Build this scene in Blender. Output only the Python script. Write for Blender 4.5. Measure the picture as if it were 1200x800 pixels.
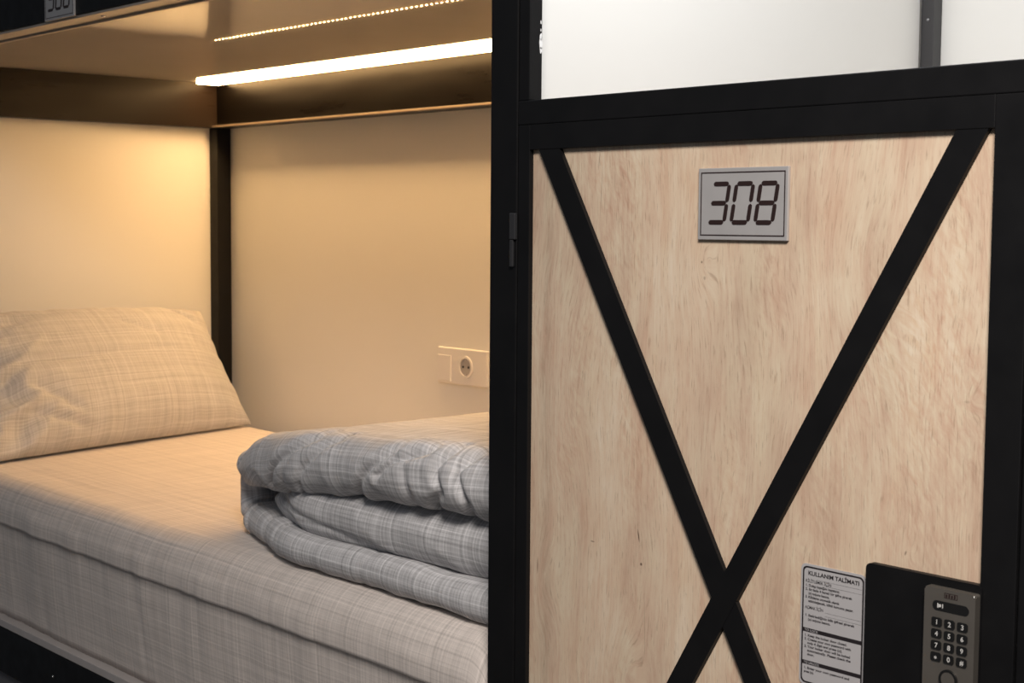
import bpy, bmesh, math, random
from mathutils import Vector, Matrix, noise
random.seed(7)
for o in list(bpy.data.objects): bpy.data.objects.remove(o)
S = bpy.context.scene
COL = S.collection

# ------------------------------------------------------------------ camera
cd = bpy.data.cameras.new('camera'); cam = bpy.data.objects.new('camera', cd); COL.objects.link(cam)
S.camera = cam
yaw, pit, rol = math.radians(48.4329), math.radians(4.4652), math.radians(0.4298)
fwd = Vector((-math.sin(yaw)*math.cos(pit), math.cos(yaw)*math.cos(pit), -math.sin(pit)))
rt = Vector((math.cos(yaw), math.sin(yaw), 0)); up = rt.cross(fwd)
r2 = rt*math.cos(rol)+up*math.sin(rol); u2 = up*math.cos(rol)-rt*math.sin(rol)
M = Matrix((r2, u2, -fwd)).transposed().to_4x4(); M.translation = (3.7652, -1.2864, 0.0075)
cam.matrix_world = M
cd.sensor_width = 36; cd.lens = 1763.7/1200*36; cd.clip_start = 0.02
cd.dof.use_dof = True; cd.dof.focus_distance = 1.95; cd.dof.aperture_fstop = 16.0

# ------------------------------------------------------------------ light
W = bpy.data.worlds.new('world'); S.world = W; W.use_nodes = True
bg = W.node_tree.nodes['Background']; bg.inputs[0].default_value = (0.80, 0.88, 1.0, 1); bg.inputs[1].default_value = 0.08

def area(name, loc, target, size, power, color, size_y=None, spread=180):
    l = bpy.data.lights.new(name, 'AREA'); l.energy = power; l.color = color; l.size = size
    if size_y: l.shape = 'RECTANGLE'; l.size_y = size_y
    l.spread = math.radians(spread)
    o = bpy.data.objects.new(name, l); COL.objects.link(o); o.location = loc
    o.rotation_euler = (Vector(target)-Vector(loc)).to_track_quat('-Z', 'Y').to_euler()
    return o
area('corridor_ceiling_lamp', (3.9, -1.3, 1.35), (3.0, -0.1, -0.2), 0.7, 23, (1.0, 0.93, 0.87), 0.5, 100)
area('corridor_far_lamp', (0.9, -1.9, 1.3), (1.2, 0.0, -0.7), 0.9, 2.2, (0.86, 0.92, 1.0), 0.6)
area('compartment_lamp', (2.62, 0.12, 0.98), (2.32, 0.18, 0.25), 0.16, 8.5, (0.92, 0.96, 1.0), 0.30)
LED_STRENGTH = 39; GLINT_STRENGTH = 45
S.view_settings.view_transform = 'Standard'; S.view_settings.look = 'None'
S.view_settings.exposure = 0.0; S.view_settings.gamma = 1.0
S.view_settings.use_curve_mapping = False
S.cycles.use_denoising = True
S.cycles.max_bounces = 10; S.cycles.diffuse_bounces = 6
S.cycles.caustics_reflective = False

# ------------------------------------------------------------------ materials
class NT:
    def __init__(s, name):
        m = bpy.data.materials.new(name); m.use_nodes = True; s.m = m; s.t = m.node_tree
        s.b = s.t.nodes['Principled BSDF']
    def n(s, typ, **kw):
        nd = s.t.nodes.new(typ)
        for k, v in kw.items(): setattr(nd, k, v)
        return nd
    def l(s, a, b): s.t.links.new(a, b)
    def val(s, x, sock):
        if isinstance(x, (int, float)): sock.default_value = x
        else: s.l(x, sock)
    def math(s, op, a, b=0.0, c=None):
        nd = s.n('ShaderNodeMath', operation=op); s.val(a, nd.inputs[0]); s.val(b, nd.inputs[1])
        if c is not None: s.val(c, nd.inputs[2])
        return nd.outputs[0]
    def noise(s, vec, scale3, detail=4, rough=0.5, dist=0.0):
        mp = s.n('ShaderNodeMapping'); s.l(vec, mp.inputs[0]); mp.inputs['Scale'].default_value = scale3
        nz = s.n('ShaderNodeTexNoise'); nz.inputs['Scale'].default_value = 1.0
        nz.inputs['Detail'].default_value = detail; nz.inputs['Roughness'].default_value = rough
        nz.inputs['Distortion'].default_value = dist
        s.l(mp.outputs[0], nz.inputs['Vector']); return nz.outputs[0]
    def ramp(s, f, stops):
        r = s.n('ShaderNodeValToRGB'); s.l(f, r.inputs[0]); e = r.color_ramp.elements
        while len(e) < len(stops): e.new(0.5)
        for k, (p, c) in enumerate(stops):
            e[k].position = p; e[k].color = (*c, 1) if len(c) == 3 else c
        return r.outputs[0]
    def mix(s, f, a, b, mode='MIX'):
        x = s.n('ShaderNodeMix', data_type='RGBA', blend_type=mode)
        s.val(f, x.inputs[0])
        for v, k in ((a, 6), (b, 7)):
            if isinstance(v, tuple): x.inputs[k].default_value = (*v, 1)
            else: s.l(v, x.inputs[k])
        return x.outputs[2]
    def bump(s, h, strength, dist):
        b = s.n('ShaderNodeBump'); b.inputs['Strength'].default_value = strength; b.inputs['Distance'].default_value = dist
        s.l(h, b.inputs['Height']); s.l(b.outputs[0], s.b.inputs['Normal'])
    def obj(s): return s.n('ShaderNodeTexCoord').outputs['Object']
    def uv(s): return s.n('ShaderNodeTexCoord').outputs['UV']

def plain(name, col, rough=0.5, metal=0.0, var=0.0, spec=0.5, scale=40):
    k = NT(name); k.b.inputs['Roughness'].default_value = rough; k.b.inputs['Metallic'].default_value = metal
    k.b.inputs['Specular IOR Level'].default_value = spec
    f = k.noise(k.obj(), (scale, scale, scale), 3)
    a = tuple(max(0, c*(1-var)) for c in col); b = tuple(c*(1+var) for c in col)
    k.l(k.ramp(f, [(0.3, a), (0.7, b)]), k.b.inputs['Base Color'])
    return k.m

def black_metal():
    k = NT('black_powder_coat'); k.b.inputs['Roughness'].default_value = 0.38
    v = k.obj(); f = k.noise(v, (9, 9, 9), 5)
    k.l(k.ramp(f, [(0.3, (0.0045, 0.0045, 0.0050)), (0.75, (0.0068, 0.0066, 0.0072))]), k.b.inputs['Base Color'])
    k.l(k.ramp(k.noise(v, (30, 30, 30), 4), [(0.3, (0.45,)*3), (0.7, (0.58,)*3)]), k.b.inputs['Roughness']); k.b.inputs['Specular IOR Level'].default_value = 0.22
    k.bump(k.noise(v, (900, 900, 900), 2), 0.08, 0.0005)
    return k.m
BLACK = black_metal()
def beam_metal(name='black_steel_beam', base=(0.012, 0.008, 0.006, 1), spec=0.10):
    k = NT(name); v = k.obj()
    k.b.inputs['Base Color'].default_value = base
    k.b.inputs['Specular IOR Level'].default_value = spec
    k.l(k.ramp(k.noise(v, (6, 6, 40), 5), [(0.3, (0.26,)*3), (0.75, (0.36,)*3)]), k.b.inputs['Roughness'])
    k.bump(k.noise(v, (4, 4, 30), 3), 0.05, 0.002)
    return k.m
BEAM = beam_metal(); BEAM2 = beam_metal('matt_black_beam', (0.0022, 0.0017, 0.0014, 1), 0.06)
def panel(name, col):
    k = NT(name); v = k.obj()
    k.b.inputs['Roughness'].default_value = 0.42
    k.l(k.ramp(k.noise(v, (2.2, 2.2, 2.2), 3), [(0.3, tuple(c*0.985 for c in col)), (0.7, tuple(min(1, c*1.015) for c in col))]), k.b.inputs['Base Color'])
    k.bump(k.noise(v, (300, 300, 300), 2), 0.03, 0.0004)
    return k.m
PANEL = panel('white_laminate_panel', (0.74, 0.73, 0.70))
def ceil_mat():
    k = NT('glossy_laminate_underside'); v = k.obj()
    k.b.inputs['Roughness'].default_value = 0.016
    k.b.inputs['Specular IOR Level'].default_value = 0.5
    k.l(k.ramp(k.noise(v, (3, 3, 3), 3), [(0.3, (0.60, 0.55, 0.49)), (0.7, (0.64, 0.59, 0.53))]), k.b.inputs['Base Color'])
    k.bump(k.noise(v, (5, 60, 5), 2), 0.008, 0.001)
    return k.m
CEIL = ceil_mat()

def wood_mat():
    k = NT('pale_oak_laminate'); v = k.obj()
    sx = k.n('ShaderNodeSeparateXYZ'); k.l(v, sx.inputs[0]); X, Z = sx.outputs[0], sx.outputs[2]
    # knots bend the grain around them
    off = None; knotmask = None
    for kx, kz, r, a in ((0.3030, -0.033, 0.020, 0.020), (0.651, -0.161, 0.010, 0.009), (0.5867, -0.3195, 0.006, 0.006), (0.045, -0.45, 0.03, 0.02), (0.19, -0.55, 0.03, 0.03), (0.505, -0.02, 0.06, 0.035), (0.10,-0.20,0.05,0.02)):
        dx = k.math('SUBTRACT', X, kx); dz = k.math('SUBTRACT', Z, kz)
        d2 = k.math('ADD', k.math('MULTIPLY', dx, dx), k.math('MULTIPLY', k.math('MULTIPLY', dz, dz), 0.25))
        g = k.math('POWER', 2.718, k.math('MULTIPLY', d2, -1.0/(r*r)))
        o = k.math('MULTIPLY', g, a)
        off = o if off is None else k.math('ADD', off, o)
    warp = k.noise(v, (5, 5, 1.6), 3); warp2 = k.noise(v, (26, 26, 9), 3)
    xx = k.math('ADD', X, k.math('MULTIPLY', k.math('SUBTRACT', warp, 0.5), 0.10))
    xx = k.math('ADD', xx, k.math('MULTIPLY', k.math('SUBTRACT', warp2, 0.5), 0.008))
    xx = k.math('ADD', xx, off)
    cb = k.n('ShaderNodeCombineXYZ'); k.l(xx, cb.inputs[0]); k.l(Z, cb.inputs[2]); cv = cb.outputs[0]
    tone = k.noise(v, (6, 6, 1.6), 4, 0.55); patch = k.noise(v, (22, 22, 9), 4, 0.6)
    band = k.noise(cv, (42, 1, 3.0), 5, 0.62, 0.35)
    fine = k.noise(cv, (260, 1, 20), 5, 0.7, 0.25)
    pore = k.noise(cv, (520, 1, 42), 3, 0.6)
    crack = k.noise(cv, (95, 1, 5.5), 4, 0.75)
    # flame figure: cross ripples that show in patches
    sc = k.n('ShaderNodeCombineXYZ'); k.l(k.math('ADD', xx, k.math('MULTIPLY', Z, 0.42)), sc.inputs[0]); k.l(k.math('MULTIPLY', Z, 1.0), sc.inputs[2])
    rip = k.noise(sc.outputs[0], (150, 1, 55), 3, 0.6, 0.6)
    ripm = k.ramp(k.noise(v, (9, 9, 3.2), 2), [(0.46, (0, 0, 0)), (0.66, (1, 1, 1))])
    c = k.ramp(tone, [(0.26, (0.53, 0.405, 0.295)), (0.5, (0.67, 0.52, 0.385)), (0.74, (0.76, 0.605, 0.46))])
    c = k.mix(0.60, c, k.ramp(patch, [(0.30, (0.38, 0.365, 0.35)), (0.7, (0.58, 0.58, 0.57))]), 'OVERLAY')
    c = k.mix(0.50, c, k.ramp(band, [(0.30, (0.34, 0.335, 0.325)), (0.5, (0.5, 0.5, 0.5)), (0.70, (0.60, 0.60, 0.59))]), 'OVERLAY')
    c = k.mix(0.50, c, k.ramp(fine, [(0.28, (0.33, 0.325, 0.32)), (0.5, (0.5, 0.5, 0.5)), (0.72, (0.62, 0.62, 0.62))]), 'OVERLAY')
    c = k.mix(k.math('MULTIPLY', ripm, 0.65), c, k.ramp(rip, [(0.32, (0.37, 0.36, 0.35)), (0.5, (0.5, 0.5, 0.5)), (0.68, (0.60, 0.60, 0.59))]), 'OVERLAY')
    c = k.mix(k.ramp(pore, [(0.34, (0.42,)*3), (0.43, (0, 0, 0))]), c, (0.30, 0.20, 0.135))
    c = k.mix(k.ramp(crack, [(0.28, (0.60,)*3), (0.33, (0, 0, 0))]), c, (0.19, 0.105, 0.065))
    # a darker grain streak running down the hinge side
    st = k.math('ABSOLUTE', k.math('SUBTRACT', k.math('ADD', X, k.math('MULTIPLY', k.math('SUBTRACT', k.noise(v, (14, 14, 5), 3), 0.5), 0.05)), 0.046))
    stm = k.math('MULTIPLY', k.math('SUBTRACT', 1.0, k.math('MINIMUM', k.math('DIVIDE', st, 0.016), 1.0)), k.ramp(k.noise(cv, (180, 1, 26), 4, 0.7), [(0.35, (0.1,)*3), (0.65, (0.75,)*3)]))
    c = k.mix(k.math('MULTIPLY', stm, 0.6), c, (0.33, 0.225, 0.155))
    # small dark nicks in the board
    for px, pz, rx, rz, sl, st in MARKS:
        dx = k.math('SUBTRACT', X, px); dz = k.math('SUBTRACT', Z, pz)
        dx = k.math('SUBTRACT', dx, k.math('MULTIPLY', dz, sl))
        q = k.math('ADD', k.math('POWER', k.math('ABSOLUTE', k.math('DIVIDE', dx, rx)), 2.0), k.math('POWER', k.math('ABSOLUTE', k.math('DIVIDE', dz, rz)), 2.0))
        f = k.math('MULTIPLY', k.math('SUBTRACT', 1.0, k.math('MINIMUM', q, 1.0)), st)
        c = k.mix(f, c, (0.055, 0.028, 0.018))
    k.l(c, k.b.inputs['Base Color']); k.b.inputs['Roughness'].default_value = 0.55
    k.bump(fine, 0.12, 0.001)
    return k.m
DX = 2.3275   # object origin x of the locker door
MARKS = [(2.538-DX, -0.3630, 0.0013, 0.0090, -0.20, 0.95), (2.5428-DX, -0.3966, 0.0022, 0.0022, 0, 0.95), (2.460-DX, -0.3825, 0.0045, 0.0012, 0.0, 0.6),
         (2.6303-DX, -0.034, 0.0016, 0.0018, 0, 0.7), (2.635-DX, -0.052, 0.002, 0.0025, 0, 0.4), (2.464-DX, 0.085, 0.0010, 0.013, 0.1, 0.45), (2.468-DX, 0.045, 0.0008, 0.035, 0.05, 0.35),
         (2.9087-DX, -0.3208, 0.0014, 0.0030, 0.3, 0.6), (2.973-DX, -0.1613, 0.004, 0.0016, 0, 0.25), (2.36-DX, -0.43, 0.0015, 0.012, 0, 0.5),(2.55-DX,-0.47,0.0007,0.05,-0.03,0.3)]
WOOD = wood_mat()

def fabric(name, base, contrast, per=0.078, ph=(0.0, 0.0)):
    k = NT(name); uvv = k.uv(); s = k.n('ShaderNodeSeparateXYZ'); k.l(uvv, s.inputs[0])
    wob = k.noise(uvv, (3, 3, 3), 2)
    U = k.math('ADD', k.math('ADD', s.outputs[0], ph[0]), k.math('MULTIPLY', wob, 0.004)); V = k.math('ADD', k.math('ADD', s.outputs[1], ph[1]), k.math('MULTIPLY', wob, 0.004))
    def line(c, o, w):
        a = k.math('ABSOLUTE', k.math('SUBTRACT', k.math('FRACT', k.math('ADD', k.math('DIVIDE', c, per), 0.5-o/per)), 0.5))
        return k.math('SMOOTH_MAX', k.math('SUBTRACT', 1.0, k.math('DIVIDE', a, w/per)), 0.0, 0.1)
    light = None; dark = None
    for c in (U, V):
        for o, w in ((0.0, 0.0016), (0.011, 0.0016), (0.046, 0.0013)):
            x = line(c, o, w); light = x if light is None else k.math('MAXIMUM', light, x)
        for o, w in ((0.0045, 0.0024), (0.030, 0.0020), (0.036, 0.0014), (0.060, 0.0018)):
            x = line(c, o, w); dark = x if dark is None else k.math('MAXIMUM', dark, x)
    fu = k.noise(uvv, (620, 9, 1), 3, 0.6); fv = k.noise(uvv, (9, 620, 1), 3, 0.6)
    mid = k.noise(uvv, (110, 2, 1), 2); mid2 = k.noise(uvv, (2, 110, 1), 2)
    w = k.math('ADD', k.math('ADD', k.math('SUBTRACT', fu, 0.5), k.math('SUBTRACT', fv, 0.5)), k.math('MULTIPLY', k.math('ADD', k.math('SUBTRACT', mid, 0.5), k.math('SUBTRACT', mid2, 0.5)), 0.75))
    g = k.math('ADD', 1.0, k.math('MULTIPLY', w, 0.8*contrast))
    g = k.math('ADD', g, k.math('MULTIPLY', light, 0.26*contrast))
    g = k.math('SUBTRACT', g, k.math('MULTIPLY', dark, 0.20*contrast))
    for c in (U, V):   # the small check between the wider lines
        g = k.math('ADD', g, k.math('MULTIPLY', k.math('SINE', k.math('MULTIPLY', c, 2*math.pi/0.0072)), 0.055*contrast))
    g = k.math('MAXIMUM', g, 0.15)
    cc = k.n('ShaderNodeVectorMath', operation='SCALE'); cc.inputs[0].default_value = base; k.l(g, cc.inputs['Scale'])
    k.l(cc.outputs[0], k.b.inputs['Base Color']); k.b.inputs['Roughness'].default_value = 0.9
    k.b.inputs['Specular IOR Level'].default_value = 0.15
    try: k.b.inputs['Sheen Weight'].default_value = 0.15
    except Exception: pass
    ob = k.obj()
    h = k.math('ADD', k.math('MULTIPLY', k.noise(ob, (11, 11, 11), 3, 0.5, 0.6), 0.7), k.math('MULTIPLY', k.math('ADD', fu, fv), 0.035))
    k.bump(h, 0.35, 0.008)
    return k.m
F_DUVET = fabric('grey_checked_duvet_cotton', (0.54, 0.53, 0.535), 1.0)
F_SHEET = fabric('grey_checked_sheet_cotton', (0.67, 0.60, 0.55), 0.55, ph=(0.02, 0.03))
F_PILLOW = fabric('grey_checked_pillow_cotton', (0.50, 0.485, 0.475), 0.60, ph=(0.03, 0.015))

SILVER = plain('brushed_silver_plate', (0.50, 0.485, 0.48), 0.45, 0.35, 0.03)
SILVER_EDGE = plain('pale_plate_edge', (0.62, 0.58, 0.56), 0.35, 0.2, 0.02)
INK = plain('dark_printed_ink', (0.022, 0.010, 0.009), 0.5, 0, 0.1)
LABEL = plain('grey_label_film', (0.47, 0.455, 0.46), 0.5, 0.1, 0.02)
LABEL_INK = plain('black_label_ink', (0.014, 0.010, 0.012), 0.6)
STEEL = plain('satin_keypad_steel', (0.30, 0.27, 0.235), 0.36, 0.8, 0.04)
CHROME = plain('bright_screw_steel', (0.75, 0.74, 0.72), 0.25, 1.0)
KEYBLACK = plain('black_key_plastic', (0.010, 0.010, 0.010), 0.3)
KEYMARK = plain('pale_key_marking', (0.55, 0.54, 0.52), 0.5)
WHITEPL = plain('white_socket_plastic', (0.74, 0.72, 0.70), 0.35)
DARKHOLE = plain('dark_socket_hole', (0.02, 0.018, 0.015), 0.8)
HINGE = plain('dark_grey_hinge_steel', (0.045, 0.045, 0.048), 0.35, 0.4)
GREYPANEL = plain('dark_grey_drawer_board', (0.13, 0.125, 0.135), 0.6, 0, 0.05)
BOARD = plain('pale_slat_board', (0.50, 0.46, 0.44), 0.5, 0, 0.04)
TRIM = plain('pale_edge_strip', (0.42, 0.36, 0.30), 0.35, 0.1, 0.04)
PAINTCHIP = plain('bare_white_chip', (0.8, 0.8, 0.8), 0.6)
FLOOR = plain('grey_vinyl_floor', (0.20, 0.19, 0.18), 0.5, 0, 0.1, scale=8)
def emis(name, st):
    k = NT(name); k.b.inputs['Emission Color'].default_value = (1.0, 0.60, 0.255, 1)
    k.b.inputs['Emission Strength'].default_value = st; k.b.inputs['Base Color'].default_value = (0.8, 0.7, 0.4, 1)
    return k.m
LED = emis('warm_led_diffuser', LED_STRENGTH); GLINT = emis('warm_led_glint', GLINT_STRENGTH)

# ------------------------------------------------------------------ mesh helpers
def wloc(o):
    v = Vector((0, 0, 0))
    while o is not None: v += o.location; o = o.parent
    return v
def link(name, bm, mat, parent=None, smooth=False, recalc=True):
    if recalc: bmesh.ops.recalc_face_normals(bm, faces=bm.faces)
    me = bpy.data.meshes.new(name)
    if parent is not None:
        d = -wloc(parent)
        for v in bm.verts: v.co += d
    bm.to_mesh(me); bm.free()
    for m in (mat if isinstance(mat, (list, tuple)) else [mat]): me.materials.append(m)
    o = bpy.data.objects.new(name, me); COL.objects.link(o)
    if smooth:
        for p in me.polygons: p.use_smooth = True
    if parent is not None: o.parent = parent
    return o
def thing(name, label, cat, loc=(0, 0, 0), group=None):
    o = bpy.data.objects.new(name, None); COL.objects.link(o); o.location = loc; o.empty_display_size = 0.05
    o['label'] = label; o['category'] = cat
    if group: o['group'] = group
    return o
def recenter(o, loc):
    loc = Vector(loc)
    o.data.transform(Matrix.Translation(-loc)); o.location = loc
def box(bm, x0, x1, y0, y1, z0, z1, bev=0.0, seg=2):
    r = bmesh.ops.create_cube(bm, size=1.0)
    vs = r['verts']
    for v in vs:
        v.co = Vector(((x0+x1)/2+v.co.x*(x1-x0), (y0+y1)/2+v.co.y*(y1-y0), (z0+z1)/2+v.co.z*(z1-z0)))
    if bev > 0:
        es = set(e for v in vs for e in v.link_edges)
        bmesh.ops.bevel(bm, geom=list(es), offset=bev, segments=seg, affect='EDGES', profile=0.5)
    return bm
def B(*a, **k): return box(bmesh.new(), *a, **k)
def prism(bm, pts, y0, y1, mi=0):
    """polygon in x,z extruded from y0 to y1"""
    a = [bm.verts.new((x, y0, z)) for x, z in pts]; b = [bm.verts.new((x, y1, z)) for x, z in pts]
    n = len(pts); fs = [bm.faces.new(a), bm.faces.new(b[::-1])]
    for i in range(n): fs.append(bm.faces.new((a[i], b[i], b[(i+1) % n], a[(i+1) % n])))
    for f in fs: f.material_index = mi
    return bm
def rrect(x0, x1, z0, z1, r, n=6):
    out = []
    for cx, cz, a0 in ((x1-r, z1-r, 0), (x0+r, z1-r, 90), (x0+r, z0+r, 180), (x1-r, z0+r, 270)):
        for i in range(n+1):
            a = math.radians(a0+90*i/n); out.append((cx+r*math.cos(a), cz+r*math.sin(a)))
    return out
def ringprism(bm, outer, inner, y0, y1):
    n = len(outer)
    A = [[bm.verts.new((x, y, z)) for x, z in p] for y in (y0, y1) for p in (outer, inner)]
    for i in range(n):
        j = (i+1) % n
        bm.faces.new((A[0][i], A[0][j], A[1][j], A[1][i])); bm.faces.new((A[2][i], A[3][i], A[3][j], A[2][j]))
        bm.faces.new((A[0][i], A[2][i], A[2][j], A[0][j])); bm.faces.new((A[1][i], A[1][j], A[3][j], A[3][i]))
    return bm
def disc(bm, cx, cz, r, y0, y1, n=32):
    return prism(bm, [(cx+r*math.cos(2*math.pi*i/n), cz+r*math.sin(2*math.pi*i/n)) for i in range(n)], y0, y1)
def dome(bm, cx, y, cz, r, h, n=20):
    """a screw head bulging towards -y"""
    rows = []
    for k in range(5):
        a = k/5*math.pi/2; rows.append([bm.verts.new((cx+r*math.cos(a)*math.cos(2*math.pi*i/n), y-h*math.sin(a), cz+r*math.cos(a)*math.sin(2*math.pi*i/n))) for i in range(n)])
    top = bm.verts.new((cx, y-h, cz)); bm.faces.new(rows[0])
    for k in range(4):
        for i in range(n): bm.faces.new((rows[k][i], rows[k][(i+1) % n], rows[k+1][(i+1) % n], rows[k+1][i]))
    for i in range(n): bm.faces.new((rows[4][i], rows[4][(i+1) % n], top))
    return bm
def text(name, body, x, z, y, size, mat, parent, width=None, bold=0.0):
    cu = bpy.data.curves.new(name, 'FONT'); cu.body = body; cu.size = size; cu.extrude = 0.00008; cu.offset = bold
    o = bpy.data.objects.new(name, cu); COL.objects.link(o)
    dg = bpy.context.evaluated_depsgraph_get(); me = bpy.data.meshes.new_from_object(o.evaluated_get(dg))
    bpy.data.objects.remove(o); bpy.data.curves.remove(cu)
    bm = bmesh.new(); bm.from_mesh(me); bpy.data.meshes.remove(me)
    if width:
        xs = [v.co.x for v in bm.verts]; k = width/(max(xs)-min(xs))
        for v in bm.verts: v.co.x *= k
    for v in bm.verts: v.co = Vector((x+v.co.x, y-v.co.z, z+v.co.y))
    return link(name, bm, mat, parent)
def struct(name, bm, m):
    o = link(name, bm, m); o['kind'] = 'structure'; return o

# ------------------------------------------------------------------ the setting
ZC, FLOORZ = 0.391, -1.45
struct('floor', B(-0.6, 5.2, -3.2, 1.0, FLOORZ-0.05, FLOORZ), FLOOR)
struct('wall_left', B(-0.018, 0.0, 0.0, 0.952, FLOORZ, 1.35), PANEL)
struct('wall_back', B(-0.018, 4.2, 0.952, 0.97, FLOORZ, 1.35), PANEL)
struct('wall_middle', B(2.2760, 2.3000, 0.032, 0.922, FLOORZ, 1.35), PANEL)

# ------------------------------------------------------------------ bunk bed
bed = thing('bunk_bed', 'black steel bunk bed frame with a number plate on its upper rail', 'bunk bed', (0, 0, FLOORZ))
def bar(name, *a, m=None, bev=0.0015, parent=None): return link(name, B(*a, bev=bev), m or BLACK, parent or bed)
XA, XB = 2.2695, 2.3215
bar('post', XA, XB, 0.0, 0.030, FLOORZ, 1.35)
bar('post', 0.0, 0.0428, 0.907, 0.950, FLOORZ, 1.35)
bar('post', 0.0, 0.0428, 0.0, 0.043, FLOORZ, 1.35)
bar('post', 2.236, 2.2745, 0.910, 0.950, FLOORZ, 1.35)
up_rail = bar('upper_front_rail', 0.0428, XA, 0.0, 0.050, ZC+0.002, ZC+0.099)
low_rail = bar('lower_front_rail', 0.0428, XA, 0.0, 0.040, -0.9604, -0.8627)
link('rail_screw', dome(bmesh.new(), 0.924, 0.0, -0.911, 0.0030, 0.0018), CHROME, low_rail, True)
bar('upper_back_beam', 0.0428, 2.236, 0.907, 0.9519, 0.2685, ZC-0.00005, m=BEAM2, bev=0.0)
bar('upper_head_beam', 0.0, 0.0428, 0.043, 0.907, 0.2685, ZC-0.00005, m=BEAM, bev=0.0005)
bar('lower_back_rail', 0.0428, 2.236, 0.910, 0.950, -0.96, -0.863)
bar('lower_head_rail', 0.0, 0.0428, 0.043, 0.907, -0.96, -0.863)
link('bed_board', B(0.044, 2.262, 0.002, 0.905, -0.8617, -0.8462, bev=0.001), BOARD, bed)
link('underside_board', B(0.0005, 2.2745, 0.050, 0.9515, ZC, ZC+0.018), CEIL, bed)
# the edge strip along the underside of the upper front rail
es = bmesh.new(); box(es, 0.044, XA-0.001, 0.003, 0.0535, ZC-0.0035, ZC+0.0018, bev=0.0012); box(es, 0.044, XA-0.001, 0.046, 0.0535, ZC-0.0085, ZC-0.003, bev=0.0012)
es = link('edge_strip', es, TRIM, bed)
sc_ = dome(bmesh.new(), 0, 0, 0, 0.0055, 0.0030); bmesh.ops.rotate(sc_, verts=sc_.verts, cent=(0, 0, 0), matrix=Matrix.Rotation(math.radians(90), 3, 'X')); bmesh.ops.translate(sc_, verts=sc_.verts, vec=(1.135, 0.024, ZC-0.0035))
link('strip_screw', sc_, CHROME, es, True)
link('lower_panel', B(0.045, 2.268, 0.012, 0.028, FLOORZ+0.02, -0.962), GREYPANEL, bed)

# seven segment numbers
SEG = {'3': 'abgcd', '0': 'abcdef', '8': 'abcdefg', '6': 'acdefg'}
def digit(bm, ch, x, z, h=0.0425, w=0.0235, t=0.0052, slant=0.167, y0=0.0, y1=0.0):
    """x,z: centre line of the lower left corner"""
    gp = 0.0008
    def seg(p, q):
        (ax, az), (bx, bz) = p, q; L = math.hypot(bx-ax, bz-az); ux, uz = (bx-ax)/L, (bz-az)/L; nx, nz = -uz, ux
        g = gp; ht = t/2
        pts = []
        for d, s in ((g, 0), (g+ht*0.55, 0.85), (g+ht*1.3, 1), (L-g-ht*1.3, 1), (L-g-ht*0.55, 0.85), (L-g, 0), (L-g-ht*0.55, -0.85), (L-g-ht*1.3, -1), (g+ht*1.3, -1), (g+ht*0.55, -0.85)):
            px, pz = ax+ux*d+nx*s*ht, az+uz*d+nz*s*ht
            pts.append((x+px+pz*slant, z+pz))
        prism(bm, pts, y0, y1)
    P = {'a': ((0, h), (w, h)), 'b': ((w, h), (w, h/2)), 'c': ((w, h/2), (w, 0)), 'd': ((0, 0), (w, 0)), 'e': ((0, 0), (0, h/2)), 'f': ((0, h/2), (0, h)), 'g': ((0, h/2), (w, h/2))}
    for s in SEG[ch]: seg(*P[s])
def number_plate(num, x0, z0, x1, z1, yb, parent, mirrored=0):
    pl = link('number_plate', box(bmesh.new(), x0, x1, yb-0.004, yb, z0, z1, bev=0.0006), SILVER, parent)
    f = yb-0.004
    fr = bmesh.new(); a, b, c, d = x0+0.0036, x1-0.0036, z0+0.0045, z1-0.0045; t = 0.0013
    ringprism(fr, [(a, c), (b, c), (b, d), (a, d)], [(a+t, c+t), (b-t, c+t), (b-t, d-t), (a+t, d-t)], f-0.0003, f)
    link('border_line', fr, INK, pl)
    for i, ch in enumerate(num):
        bm = bmesh.new(); digit(bm, ch, x0+0.0148+0.0338*i, z0+0.0195, y0=f-0.0004, y1=f)
        link('digit', bm, INK, pl)
    return pl
p306 = number_plate('306', 0.945, ZC+0.0005, 1.072, ZC+0.0785, 0.0, up_rail)

# ------------------------------------------------------------------ LED strip
led = thing('led_strip', 'warm white LED strip light along the black beam above the bed', 'light strip', (0.0428, 0.895, 0.262))
link('diffuser', B(0.075, 2.234, 0.824, 0.888, 0.3825, 0.3908, bev=0.0015), LED, led)
# a small channel along the bottom edge of the beam; glowing bits added as LED glints
ch = bmesh.new(); box(ch, 0.046, 2.234, 0.8890, 0.9068, 0.2686, 0.2708, bev=0.0005); box(ch, 0.046, 2.234, 0.8890, 0.8902, 0.2700, 0.2738, bev=0.0003)
link('lower_channel', ch, plain('dark_channel_metal', (0.30, 0.24, 0.18), 0.4, 0.5), led)
cb = bmesh.new()
x = 0.056
while x < 2.228:
    box(cb, x, x+0.0034, 0.8950, 0.8982, 0.2708, 0.2740); x += 0.0188
link('glint_row', cb, GLINT, led)

# ------------------------------------------------------------------ soft things
def fb(p, f, oct=3):
    return noise.fractal(Vector(p)*f, 1.0, 2.0, oct)
def ridge(p):
    n = noise.noise(Vector(p)); return 1-abs(n)*2
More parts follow.
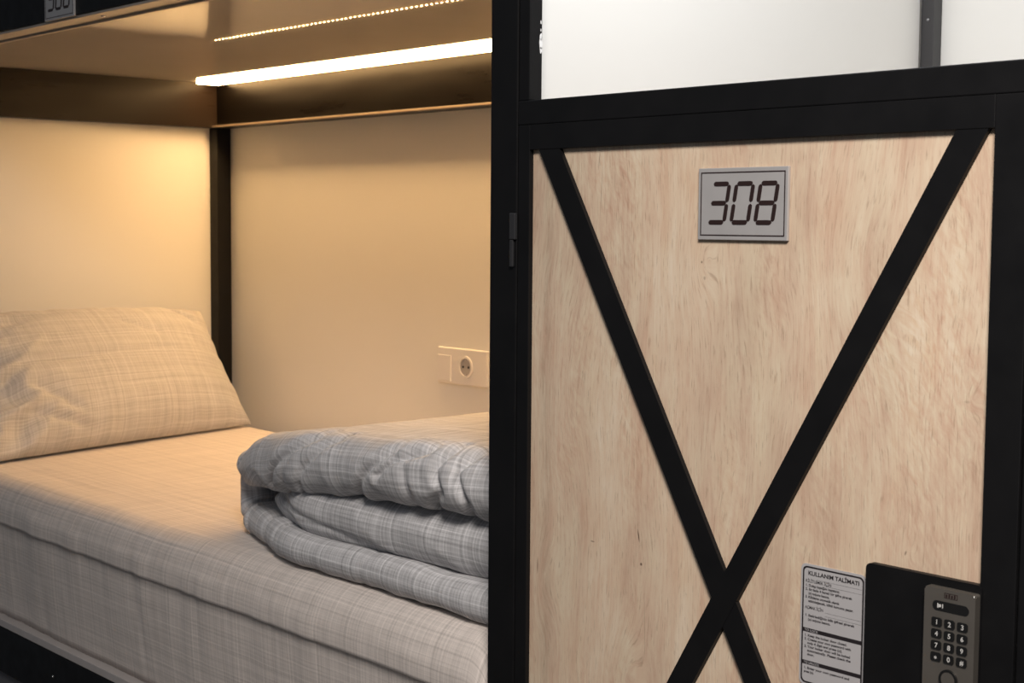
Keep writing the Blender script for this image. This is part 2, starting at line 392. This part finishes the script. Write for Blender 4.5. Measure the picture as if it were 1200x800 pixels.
# mattress with fitted sheet : rounded box swept round the x axis
def mattress():
    bm = bmesh.new(); uvl = bm.loops.layers.uv.new('UVMap')
    y0, y1, z0, z1 = 0.004, 0.905, -0.8455, -0.547; x0, x1 = 0.046, 2.262
    R = 0.060; r = 0.02
    prof = []
    def arc(cy, cz, a0, a1, rad_y, rad_z, n):
        for i in range(n+1):
            a = math.radians(a0+(a1-a0)*i/n); prof.append((cy+rad_y*math.cos(a), cz+rad_z*math.sin(a)))
    # start bottom front, up, over, down the back
    for i in range(1, 13): prof.append((y0+0.004, z0+(z1-0.0935-z0)*i/12))
    prof.append((y0+0.001, z1-0.0905)); prof.append((y0+0.0008, z1-0.085))
    arc(y0+R, z1-0.078, 176, 90, R, 0.078, 14)
    for i in range(1, 60): prof.append((y0+R+(y1-0.04-y0-R)*i/60, z1))
    arc(y1-0.04, z1-0.04, 90, 0, 0.04, 0.04, 8)
    for i in range(1, 6): prof.append((y1, z1-0.04+(z0-z1+0.04)*i/5))
    prof = [(y0+0.004, z0)]+prof
    NX = 260; L = [0]
    for i in range(1, len(prof)): L.append(L[-1]+math.dist(prof[i], prof[i-1]))
    grid = []
    for i in range(NX+1):
        xx = x0+(x1-x0)*i/NX; e = min(xx-x0, x1-xx); row = []
        k = 1.0 if e > 0.05 else math.sqrt(max(0, 1-((0.05-e)/0.05)**2))
        for (y, z) in prof:
            zz = z; yy = y
            if z > z1-0.07: zz = z-(1-k)*0.05
            top = z > z1-0.03
            if top:
                zz -= 0.0022*abs(fb((xx*1.0, y*1.5, 3), 3.2, 3))
            else:
                if y < 0.2 and z < z1-0.05:
                    yy += 0.0045*(fb((xx*1.6, z*0.7, 9), 3.5, 3)) - 0.004*math.sin((z-z0)/(z1-z0)*math.pi)
                    yy += 0.002*ridge((xx*14, z*2.5, 1))
                    yy += 0.013*max(0, (z1-0.09-z)/(z1-0.09-z0))+(0.0018 if z < z1-0.092 else 0)
                    yy = max(yy, -0.004)
            row.append(bm.verts.new((xx, yy, zz)))
        grid.append(row)
    def q(vs, uvs):
        f = bm.faces.new(vs)
        for lp, uv in zip(f.loops, uvs): lp[uvl].uv = uv
        f.smooth = True
    for i in range(NX):
        for j in range(len(prof)-1):
            xa, xb = x0+(x1-x0)*i/NX, x0+(x1-x0)*(i+1)/NX
            q((grid[i][j], grid[i][j+1], grid[i+1][j+1], grid[i+1][j]), ((xa, L[j]), (xa, L[j+1]), (xb, L[j+1]), (xb, L[j])))
    for i in (0, NX):
        f = bm.faces.new(grid[i] if i else grid[i][::-1])
    bm.faces.new([g[0] for g in grid]+[g[-1] for g in grid][::-1])
    o = link('mattress', bm, F_SHEET)
    recenter(o, (1.15, 0.45, z0))
    o['label'] = 'mattress in a grey checked fitted sheet on the lower bunk'; o['category'] = 'mattress'
    return o
mattress()

def pillow():
    bm = bmesh.new(); uvl = bm.loops.layers.uv.new('UVMap')
    BL, BR, TL, TR = Vector((0.470, 0.045, -0.5405)), Vector((0.260, 0.876, -0.5405)), Vector((0.100, 0.055, -0.236)), Vector((0.088, 0.822, -0.240))
    nrm = ((BR-BL).cross(TL-BL)).normalized()
    if nrm.x < 0: nrm = -nrm
    NU, NV = 120, 84
    front, back = {}, {}
    def P(u, v, side):
        # u,v in -1..1 ; pinch the outline between the corners
        pu = 1-0.045*(1-v*v); pv = 1-0.055*(1-u*u)*(0.4 if v > 0 else 0.55)
        a, b = (u*pu+1)/2, (v*pv+1)/2
        base = BL.lerp(BR, a).lerp(TL.lerp(TR, a), b)
        e = (max(0, 1-u**4))**0.50*(max(0, 1-v**4))**0.50
        e2 = (max(0, 1-abs(u)**2.4))**0.7*(max(0, 1-abs(v)**2.4))**0.6
        th = 0.55*e+0.45*e2
        d = (0.098 if side > 0 else 0.045)*th
        if side > 0:
            q = base*1.0
            w = 0.0045*fb((q.y*1.2, v*0.5, 2.2), 5.5, 3)*th
            # puckers running in from the seams
            edge = max(0, abs(u)-0.45)/0.55
            w += 0.0065*edge*e**0.5*math.sin(v*15+3.5*u+2.2*noise.noise(Vector((u*4, v*5, 1))))*(1.6 if u < 0 else 0.55)
            if u < -0.35:
                k = min(1, (-0.35-u)/0.4)
                w += 0.026*k*e**0.4*(ridge((u*2.6+v*0.8, v*4.2-u*1.6, 4))-0.55)
            edv = max(0, abs(v)-0.6)/0.4
            w += 0.0035*edv*e**0.4*math.sin(u*26+3*noise.noise(Vector((u*6, v*3, 7))))
            # long shallow creases across the middle
            for (u0, v0, u1, v1, dp, wd) in ((-0.75, -0.10, 0.55, 0.05, 0.004, 0.035), (-0.70, -0.62, -0.25, -0.95, 0.010, 0.05), (0.15, 0.55, 0.45, 0.25, 0.005, 0.04), (0.62, 0.98, 0.86, 0.50, 0.010, 0.045), (-0.62, -0.35, -0.30, -0.80, 0.007, 0.05), (-0.95, 0.3, -0.6, 0.75, 0.010, 0.05), (-0.95, 0.0, -0.62, 0.35, 0.009, 0.05), (-0.9, -0.3, -0.62, -0.05, 0.011, 0.05)):
                dx, dy = u1-u0, v1-v0; t = max(0, min(1, ((u-u0)*dx+(v-v0)*dy)/(dx*dx+dy*dy)))
                dd = math.hypot((u-u0-dx*t)*1.6, v-v0-dy*t)
                w -= 1.5*dp*math.exp(-(dd/wd)**2)*e**0.3*math.sin(math.pi*min(1, 0.15+0.85*t))
            d += w
        p = base+nrm*d*side
        p.z -= 0.012*max(0, -v)**3*(1-u*u)*0
        p.x = max(p.x, 0.006 if not (p.y > 0.9) else 0.048); p.z = max(p.z, -0.5435+0.004*(0.5+0.5*math.sin(u*7+1))*(1 if side < 0 else 1))
        return p
    for i in range(NU+1):
        for j in range(NV+1):
            u = math.sin((i/NU*2-1)*math.pi/2*0.86)/math.sin(math.pi/2*0.86); v = math.sin((j/NV*2-1)*math.pi/2*0.86)/math.sin(math.pi/2*0.86)
            edge = i in (0, NU) or j in (0, NV)
            front[i, j] = bm.verts.new(P(u, v, 1))
            back[i, j] = front[i, j] if edge else bm.verts.new(P(u, v, -1))
            front[i, j, 'uv'] = (u*0.43, v*0.25)
    for g, sgn in ((front, 1), (back, -1)):
        for i in range(NU):
            for j in range(NV):
                ks = [(i, j), (i+1, j), (i+1, j+1), (i, j+1)]
                if sgn < 0: ks = ks[::-1]
                vs = [g[k] for k in ks]
                f = bm.faces.new(vs); f.smooth = True
                for lp, k in zip(f.loops, ks): lp[uvl].uv = front[k[0], k[1], 'uv']
    o = link('pillow', bm, F_PILLOW, smooth=True)
    recenter(o, (0.3, 0.45, -0.54))
    o['label'] = 'grey checked pillow leaning against the head panel at the far end of the bed'; o['category'] = 'pillow'
pillow()

def duvet():
    bm = bmesh.new(); uvl = bm.loops.layers.uv.new('UVMap')
    def sweep(path, thick, yf, yb, disp, uo=0.0, cap=True):
        n = len(path); rings = []; S_ = 0.0
        for i, (x, z) in enumerate(path):
            if i: S_ += math.dist(path[i], path[i-1])
            a, b = path[max(0, i-1)], path[min(n-1, i+1)]
            tx, tz = b[0]-a[0], b[1]-a[1]; L = math.hypot(tx, tz); nx, nz = -tz/L, tx/L
            h = thick(i/(n-1)); Y0 = yf(x, z, i/(n-1)); ring = []; arc = 0; last = None
            pts = []
            NF = 40
            for k in range(NF+1):
                t = math.pi*(k/NF)-math.pi/2   # -90..90 : from lower side round the front to upper side
                pts.append((Y0+h*0.95*(1-math.cos(t)), h*math.sin(t)))
            flat = [((k/60)**1.5) for k in range(1, 60)]
            y_a, y_b = Y0+h*0.95, yb-h*0.9
            for q in flat: pts.append((y_a+(y_b-y_a)*q, h))
            for k in range(9):
                t = math.pi/2-math.pi*k/8; pts.append((y_b+h*0.9*math.cos(t), h*math.sin(t)))
            for q in flat[::-1]: pts.append((y_a+(y_b-y_a)*q, -h))
            m = len(pts)
            for k, (y, s) in enumerate(pts):
                if last: arc += math.dist((y, s), last)
                last = (y, s)
                p = Vector((x+nx*s, y, z+nz*s))
                yn, sn = (y-Y0)/(h*0.95), s/h
                nm = Vector((nx*sn, -max(0, 1-yn), nz*sn))
                if nm.length > 0: nm.normalize()
                p += nm*disp(p, i/(n-1), y-Y0, s/h)
                p.z = max(p.z, -0.546)
                ring.append((bm.verts.new(p), (arc+uo, S_)))
            rings.append(ring)
        for a, b in zip(rings, rings[1:]):
            m = len(a)
            for j in range(m):
                k = (j+1) % m
                f = bm.faces.new((a[j][0], a[k][0], b[k][0], b[j][0])); f.smooth = True
                ua, ub = a[j][1], b[j][1]; uc, ud = (a[k][1], b[k][1])
                if k == 0: uc = (ua[0]+0.003, uc[1]); ud = (ub[0]+0.003, ud[1])
                for lp, uv in zip(f.loops, (ua, uc, ud, ub)): lp[uvl].uv = uv
        for rg, fl in ((rings[0], 1), (rings[-1], 0)):
            vs = [v for v, _ in rg]; c = sum((v.co for v in vs), Vector())/len(vs); cv = bm.verts.new(c)
            for j in range(len(vs)):
                k = (j+1) % len(vs); f = bm.faces.new((vs[j], vs[k], cv)); f.smooth = True
                for lp, uv in zip(f.loops, (rg[j][1], rg[k][1], (rg[j][1][0], rg[j][1][1]+0.03))): lp[uvl].uv = uv
    # outer layer: over the top, round the left fold, back underneath
    def lerp(x, tab):
        for (a, p), (b, q) in zip(tab, tab[1:]):
            if x <= b:
                t = max(0, min(1, (x-a)/(b-a))); t = t*t*(3-2*t)*0.5+t*0.5; return p+(q-p)*t
        return tab[-1][1]
    TOPZ = [(1.47, -0.396), (1.60, -0.352), (1.75, -0.330), (1.95, -0.316), (2.25, -0.302)]
    BOTZ = [(1.47, -0.462), (1.60, -0.443), (1.75, -0.428), (1.95, -0.409), (2.12, -0.402), (2.25, -0.412)]
    path = []; hh = []
    NT_ = 240; NC = 60; NB = 200; XF = 1.490
    for i in range(NT_+1):
        t = i/NT_; x = 2.245+(XF-2.245)*t; a, b = lerp(x, TOPZ), lerp(x, BOTZ)
        path.append((x, (a+b)/2)); hh.append((a-b)/2)
    h0 = hh[-1]; zt_ = path[-1][1]; zb_ = -0.5195; rz = (zt_-zb_)/2; cz = (zt_+zb_)/2; rx = 0.050
    for i in range(1, NC):
        a = math.pi/2+math.pi*i/NC; path.append((XF+rx*math.cos(a), cz+rz*math.sin(a))); hh.append(h0+(0.0265-h0)*(i/NC))
    for i in range(0, NB+1):
        t = i/NB; path.append((XF+(2.245-XF)*t, zb_)); hh.append(0.0265)
    n = len(path)
    def thick(t): return hh[min(n-1, int(round(t*(n-1))))]
    def yf(x, z, t):
        top = t*(n-1) < NT_+10
        base = 0.035 if x > 1.75 else 0.035+0.105*((1.75-x)/0.33)**1.5
        if top: return base-0.006+0.006*math.sin(x*11+1.0)
        return base+0.003*math.sin(x*17)
    CR = [  # creases of the top layer: polylines in (x, w) ; w 0 upper edge, 1 lower edge of the front
        ([(1.600, -0.45), (1.635, 0.10), (1.685, 0.50), (1.76, 0.85), (1.80, 1.0)], 0.017, 0.0065), ([(1.74, 0.05), (1.775, 0.45), (1.83, 0.85), (1.86, 1.0)], 0.010, 0.006),
        ([(1.66, -0.2), (1.70, 0.2), (1.735, 0.6)], 0.006, 0.007),
        ([(1.86, -0.5), (1.91, 0.05), (1.955, 0.5), (2.02, 0.92)], 0.014, 0.008), ([(1.985, 0.45), (2.02, 0.72), (2.10, 0.96)], 0.016, 0.006), ([(2.09, 0.0), (2.135, 0.35), (2.120, 0.70), (2.14, 0.95)], 0.014, 0.007),
        ([(2.15, -0.3), (2.185, 0.25), (2.165, 0.7), (2.19, 1.0)], 0.013, 0.007), ([(1.80, -0.9), (1.86, -0.45), (1.885, 0.0)], 0.005, 0.012), ([(1.455, 0.55), (1.50, 0.85), (1.58, 0.98)], 0.007, 0.006), ([(1.98, -0.9), (2.06, -0.45), (2.18, -0.2)], 0.010, 0.012),
        ([(2.03, -0.2), (2.06, 0.2), (2.055, 0.6)], 0.006, 0.009)]
    def segd(px, pw, pl):
        best = 9
        for (a, b), (c, d) in zip(pl, pl[1:]):
            a_, c_, p_ = a/0.085, c/0.085, px/0.085
            dx, dy = c_-a_, d-b; t = max(0, min(1, ((p_-a_)*dx+(pw-b)*dy)/(dx*dx+dy*dy)))
            best = min(best, math.hypot(p_-a_-dx*t, pw-b-dy*t))
        return best*0.085
    def disp(p, t, yd, s):
        k = t*(n-1); d = 0.0035*fb((p.x, p.y, p.z), 6.0, 3)
        if k < NT_+10:
            ang = (1-s)/2            # 0 upper .. 1 lower on the front bulge
            w = ang if yd < 0.05 else (-(yd-0.05)/0.12 if s > 0 else 1+(yd-0.05)/0.1)
            fm = math.exp(-(max(0, yd-0.03)/0.09)**2)
            d += 0.0035*fm*(ridge((p.x*8+w*0.8, w*1.3-p.x*3.5, 5.0))-0.5)
            for pl, dp, wd in CR:
                q = segd(p.x, w, pl)
                d -= 0.68*dp*math.exp(-(q/(wd*0.9))**2)-0.10*dp*math.exp(-((q-2.2*wd)/(1.3*wd))**2)
            if s > 0:
                q = max(0, min(1, (yd-0.030)/0.19)); q = q*q*(3-2*q)
                d += q*max(0, min(1, s*1.6))*(0.012+0.066*max(0, min(1, (p.x-1.58)/0.44)))
        elif k < NT_+NC:
            d += 0.0025*math.sin(p.z*60+p.y*12)+0.002*ridge((p.x*12, p.y*9, p.z*20))
            d += 0.008*math.exp(-((k-(NT_+NC*0.20))/3.5)**2)*math.exp(-(yd/0.035)**2)-0.010*math.exp(-((k-(NT_+NC*0.34))/2.5)**2)*math.exp(-(yd/0.07)**2)
            a = abs(k-(NT_+NC*0.80)); d -= 0.013*math.exp(-(a/2.2)**2)*math.exp(-(yd/0.07)**2)
        else:
            d += 0.0025*(ridge((p.x*13, p.y*5, p.z*9))-0.5)-0.005*math.exp(-((p.x-1.60)/0.009)**2)-0.004*math.exp(-((p.x-1.665-0.5*(p.z+.52))/0.006)**2)-0.002*math.exp(-((p.x-1.93-0.5*(p.z+.52))/0.008)**2)
        return d
    sweep(path, thick, yf, 0.885, disp)
    # folded inner layer
    ip = []
    for i in range(181):
        t = i/180; ip.append((1.598+(2.235-1.598)*t, -0.4640+0.016*t))
    def ith(t): return (0.040+0.008*t)*math.sqrt(max(0.03, 1-max(0, 1-t/0.055)**2))
    def idisp(p, t, yd, s):
        return 0.005*fb((p.x, p.y, p.z), 6.0, 3)+0.0035*(ridge((p.x*7+p.z*12, p.y*6, 2.0))-0.5)-0.004*math.exp(-((p.z+0.462+0.10*(p.x-1.7))/0.006)**2)*(1 if p.x < 2.1 else 0)
    sweep(ip, ith, lambda x, z, t: 0.052+0.050*math.exp(-((x-1.60)/0.10)**2)+0.004*math.sin(x*6), 0.87, idisp, uo=0.03)
    o = link('duvet', bm, F_DUVET, smooth=True)
    recenter(o, (1.83, 0.45, -0.547))
    o['label'] = 'folded grey checked duvet lying on the near end of the mattress'; o['category'] = 'duvet'
duvet()

# ------------------------------------------------------------------ socket and switch on the back panel
sk = thing('wall_socket', 'white double plate with switch and power socket on the panel above the duvet', 'socket', (1.075, 0.952, -0.325))
YP = 0.952
link('plate', B(0.985, 1.165, YP-0.009, YP, -0.368, -0.283, bev=0.003, seg=3), WHITEPL, sk)
sw = link('switch', B(0.9900, 1.0390, YP-0.0135, YP-0.009, -0.3620, -0.3010, bev=0.0015), WHITEPL, sk)
so = bmesh.new()
def circ(cx, cz, r, n=36): return [(cx+r*math.cos(2*math.pi*i/n), cz+r*math.sin(2*math.pi*i/n)) for i in range(n)]
ringprism(so, circ(1.091, -0.325, 0.0255), circ(1.091, -0.325, 0.0205), YP-0.0125, YP-0.009)
so = link('socket_ring', so, WHITEPL, sk)
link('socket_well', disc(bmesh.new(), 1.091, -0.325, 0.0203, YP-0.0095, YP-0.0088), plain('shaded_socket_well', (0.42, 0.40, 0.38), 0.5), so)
for dx in (-0.0095, 0.0095): link('pin_hole', disc(bmesh.new(), 1.091+dx, -0.325, 0.003, YP-0.0100, YP-0.0094, 16), DARKHOLE, so)
for dz in (-0.0185, 0.0185): link('earth_clip', B(1.0885, 1.0935, YP-0.0115, YP-0.0094, -0.325+dz-0.0022, -0.325+dz+0.0022), CHROME, so)

# ------------------------------------------------------------------ locker frame
lf = thing('locker', 'tall locker with pale oak door numbered 308 and black cross brace', 'locker', (2.323, 0.0, FLOORZ))
lp = bar('post', 2.3232, 2.3432, 0.001, 0.0225, 0.1630, 1.35, parent=lf)
bar('post', 3.0372, 3.080, 0.0, 0.040, FLOORZ, 0.132, parent=lf)
bar('header_rail', 2.3232, 3.40, 0.0, 0.0245, 0.1325, 0.1632, parent=lf)
bar('bottom_rail', 2.3232, 3.0365, 0.0, 0.030, -0.955, -0.922, parent=lf)
# flaked white paint on the post edge
fl = bmesh.new()
for zc, rr in ((0.2350, 0.0055), (0.2440, 0.0032), (0.2275, 0.0032), (0.2620, 0.0016), (0.2520, 0.0012)):
    pts = []
    for i in range(11):
        a = 2*math.pi*i/11; q = rr*(0.7+0.5*random.random()); pts.append((0.0195+q*0.55*math.cos(a), zc+q*1.5*math.sin(a)))
    a_ = [fl.verts.new((2.3437, y, z)) for y, z in pts]; b_ = [fl.verts.new((2.3430, y, z)) for y, z in pts]
    fl.faces.new(a_); fl.faces.new(b_[::-1])
    for i in range(11): fl.faces.new((a_[i], b_[i], b_[(i+1) % 11], a_[(i+1) % 11]))
link('paint_chip', fl, PAINTCHIP, lp)
# slim post in the far corner of the open space above the locker
cp = link('corner_post', B(2.3005, 2.3245, 0.926, 0.951, -1.45, 1.35, bev=0.001), plain('charcoal_steel', (0.035, 0.034, 0.036), 0.4), bed)
link('screw', dome(bmesh.new(), 2.3135, 0.926, 0.353, 0.0028, 0.0016), plain('dull_screw_steel', (0.25, 0.25, 0.26), 0.4, 0.6), cp, True)

# ------------------------------------------------------------------ locker door
door = lf
xl, xl2, xr, xr2 = 2.3245, 2.3455, 2.997, 3.0345; zt, zt2, zb, zb2 = 0.13235, 0.1010, -0.889, -0.9195
def d(name, bm, m=BLACK, **k): return link(name, bm, m, door, **k)
d('left_stile', B(xl, xl2, 0.0, 0.030, zb2, zt, bev=0.0008)); d('right_stile', B(xr, xr2, 0.0, 0.030, zb2, zt, bev=0.0008))
d('top_rail', B(xl2, xr, 0.0, 0.030, zt2, zt, bev=0.0006)); d('lower_rail', B(xl2, xr, 0.0003, 0.030, zb2, zb, bev=0.0006))
wp = d('wood_panel', B(xl2+0.0002, xr-0.0002, 0.0065, 0.024, zb+0.0002, zt2-0.0002), WOOD)
wp.data.transform(Matrix.Translation((lf.location.x-DX, 0, lf.location.z))); wp.location = (DX-lf.location.x, 0, -lf.location.z)
def brace(p, q, w, y0):
    (ax, az), (bx, bz) = p, q; L = math.hypot(bx-ax, bz-az); nx, nz = -(bz-az)/L*w/2, (bx-ax)/L*w/2
    bm = bmesh.new(); ux, uz = (bx-ax)/L, (bz-az)/L
    ax -= ux*0.05; az -= uz*0.05; bx += ux*0.05; bz += uz*0.05
    # cut the ends to the frame opening
    def clip(px, pz):
        if pz > zt2-0.0003: t = (zt2-0.0003-pz)/uz; px += ux*t; pz = zt2-0.0003
        if pz < zb+0.0003: t = (zb+0.0003-pz)/uz; px += ux*t; pz = zb+0.0003
        return (px, pz)
    e1 = [clip(ax+nx, az+nz), clip(ax-nx, az-nz)]; e2 = [clip(bx-nx, bz-nz), clip(bx+nx, bz+nz)]
    pts = [e1[0], e1[1], e2[0], e2[1]]
    # keep inside the opening sideways
    def cx_(pt): return (min(max(pt[0], xl2+0.0003), xr-0.0003), pt[1])
    prism(bm, [cx_(p) for p in pts], y0, 0.0064)
    return bm
d('cross_brace', brace((2.3808, 0.101), (2.3808+0.989*0.5755, -0.888), 0.0320, 0.0004))
d('cross_brace', brace((2.9735, 0.101), (2.9735-0.989*0.578, -0.888), 0.0300, 0.0))
hg = d('hinge', box(bmesh.new(), 2.3125, 2.3235, -0.0050, -0.0003, -0.0125, 0.0215, bev=0.0012), HINGE)
link('hinge_pin', box(bmesh.new(), 2.3125, 2.3190, -0.0045, -0.0003, -0.0475, -0.0127, bev=0.0012), HINGE, hg)
number_plate('308', 2.6272, -0.0085, 2.7535, 0.0712, 0.0064, door)

# instruction label
YL = 0.0064
lab = link('instruction_label', prism(bmesh.new(), rrect(2.7800, 2.8628, -0.4845, -0.3525, 0.006), YL-0.0008, YL), LABEL, door)
F = YL-0.0008
bm = bmesh.new(); ringprism(bm, rrect(2.7822, 2.8606, -0.4822, -0.3550, 0.0055), rrect(2.7840, 2.8588, -0.4804, -0.3568, 0.0045), F-0.0001, F)
box(bm, 2.7838, 2.8590, F-0.0001, F, -0.4264, -0.4222); box(bm, 2.7838, 2.8590, F-0.0001, F, -0.4618, -0.4576)
for z in (-0.3683, -0.3732, -0.4016, -0.4054): box(bm, 2.812 if z < -0.37 else 2.800, 2.8585, F-0.00008, F, z-0.0001, z+0.0001)
link('label_border', bm, LABEL_INK, lab)
TX = 2.7862
link('label_title', bmesh.new(), LABEL_INK, lab) if False else None
def T(body, z, size, w=None, ind=0.0, m=LABEL_INK, nm='label_line', bold=0.0): text(nm, body, TX+ind, z, F-0.0001, size, m, lab, w, bold)
T('KULLANIM TALİMATI', -0.3643, 0.0062, 0.0650, 0.003, nm='label_title', bold=0.00014)
T('KİLİTLEMEK İÇİN', -0.3722, 0.0045, 0.0330, bold=0.00002)
T('1. Dolap kapağını kapatınız.', -0.3768, 0.0037, 0.0435, bold=0.00007)
T('2. En fazla 4 haneli bir şifre girerek', -0.3810, 0.0037, 0.0600, bold=0.00007)
T('⚿ tuşuna basınız.'.replace('⚿', '(o)'), -0.3852, 0.0037, 0.0270, 0.004, bold=0.00007)
T('3. Kilitleme otomatik olarak', -0.3894, 0.0037, 0.0440, bold=0.00007)
T('etkinleşecek, kilitli konuma geçer.', -0.3936, 0.0037, 0.0580, 0.004, bold=0.00007)
T('AÇMAK İÇİN', -0.4010, 0.0045, 0.0235, bold=0.00002)
T('1. Belirlediğiniz kilit şifresi girerek', -0.4094, 0.0037, 0.0630, bold=0.00007)
T('(o) tuşuna basınız.', -0.4136, 0.0037, 0.0290, 0.004, bold=0.00007)
T('TO LOCK', -0.4256, 0.0036, 0.0175, m=LABEL, nm='label_heading')
T('1. Keep the locker door closed.', -0.4312, 0.0037, 0.0540, bold=0.00007)
T('2. Create your own password with', -0.4353, 0.0037, 0.0600, bold=0.00007)
T('only 4 digit and press (o).', -0.4394, 0.0037, 0.0450, 0.004, bold=0.00007)
T('3. Your locker door will be locked', -0.4435, 0.0037, 0.0590, bold=0.00007)
T('automatically. Please check the', -0.4476, 0.0037, 0.0560, 0.004, bold=0.00007)
T('door.', -0.4517, 0.0037, 0.0090, 0.004, bold=0.00007)
T('TO UNLOCK', -0.4610, 0.0036, 0.0200, m=LABEL, nm='label_heading')
T('1. Enter your own password and', -0.4668, 0.0037, 0.0580, bold=0.00007)
T('press (o).', -0.4709, 0.0037, 0.0130, bold=0.00007)

# lock plate and keypad
d('lock_plate', prism(bmesh.new(), rrect(2.8670, 3.0000, -0.560, -0.3362, 0.006), -0.0014, 0.0064))
kb = bmesh.new(); prism(kb, rrect(2.9426, 2.9988, -0.500, -0.3445, 0.0030), -0.0100, -0.0014)
bmesh.ops.bevel(kb, geom=[e for e in kb.edges if all(v.co.y < -0.0099 for v in e.verts)], offset=0.0014, segments=3, affect='EDGES')
kp = d('keypad', kb, STEEL)
YK = -0.0100
link('display_window', prism(bmesh.new(), rrect(2.9521, 2.9923, -0.3668, -0.3570, 0.0048), YK-0.0004, YK+0.0002), KEYBLACK, kp)
bm = bmesh.new(); disc(bm, 2.9603, -0.3618, 0.0016, YK-0.0006, YK-0.0004, 14); box(bm, 2.9576, 2.9590, YK-0.0006, YK-0.0004, -0.3640, -0.3596); box(bm, 2.9630, 2.9640, YK-0.0006, YK-0.0004, -0.3638, -0.3598)
link('display_mark', bm, KEYMARK, kp)
bm = bmesh.new()
ringprism(bm, [(2.9648, -0.3533), (2.9793, -0.3533), (2.9793, -0.3480), (2.9648, -0.3480)], [(2.9655, -0.3528), (2.9786, -0.3528), (2.9786, -0.3485), (2.9655, -0.3485)], YK-0.0002, YK)
for i in range(4): box(bm, 2.9664+i*0.0030, 2.9682+i*0.0030, YK-0.0002, YK, -0.3524, -0.3489 if i % 2 else -0.3495)
link('maker_mark', bm, INK, kp)
keys = ['1', '2', '3', '4', '5', '6', '7', '8', '9', '*', '0', '#']
for i, ch in enumerate(keys):
    c, r = i % 3, i//3; cx, cz = 2.9575+c*0.0142, -0.3782-r*0.0116
    bm = bmesh.new(); prism(bm, rrect(cx-0.0057, cx+0.0057, cz-0.0044, cz+0.0044, 0.0020, 4), YK-0.0010, YK)
    b = link('key_button', bm, KEYBLACK, kp)
    text('key_digit', ch, cx-0.0014, cz-0.0024 - (0.0018 if ch == '*' else 0), YK-0.0011, 0.0068, KEYMARK, b, bold=0.0001)
bm = bmesh.new(); ringprism(bm, circ(2.9723, -0.4330, 0.0100), circ(2.9723, -0.4330, 0.0078), YK-0.0022, YK); link('key_reader_ring', bm, KEYBLACK, kp)
kn = link('key_reader', disc(bmesh.new(), 2.9723, -0.4330, 0.0076, YK-0.0018, YK), STEEL, kp)
link('keypad_screw', dome(bmesh.new(), 2.9970, YK+0.001, -0.3465, 0.0014, 0.0016), CHROME, kp, True)
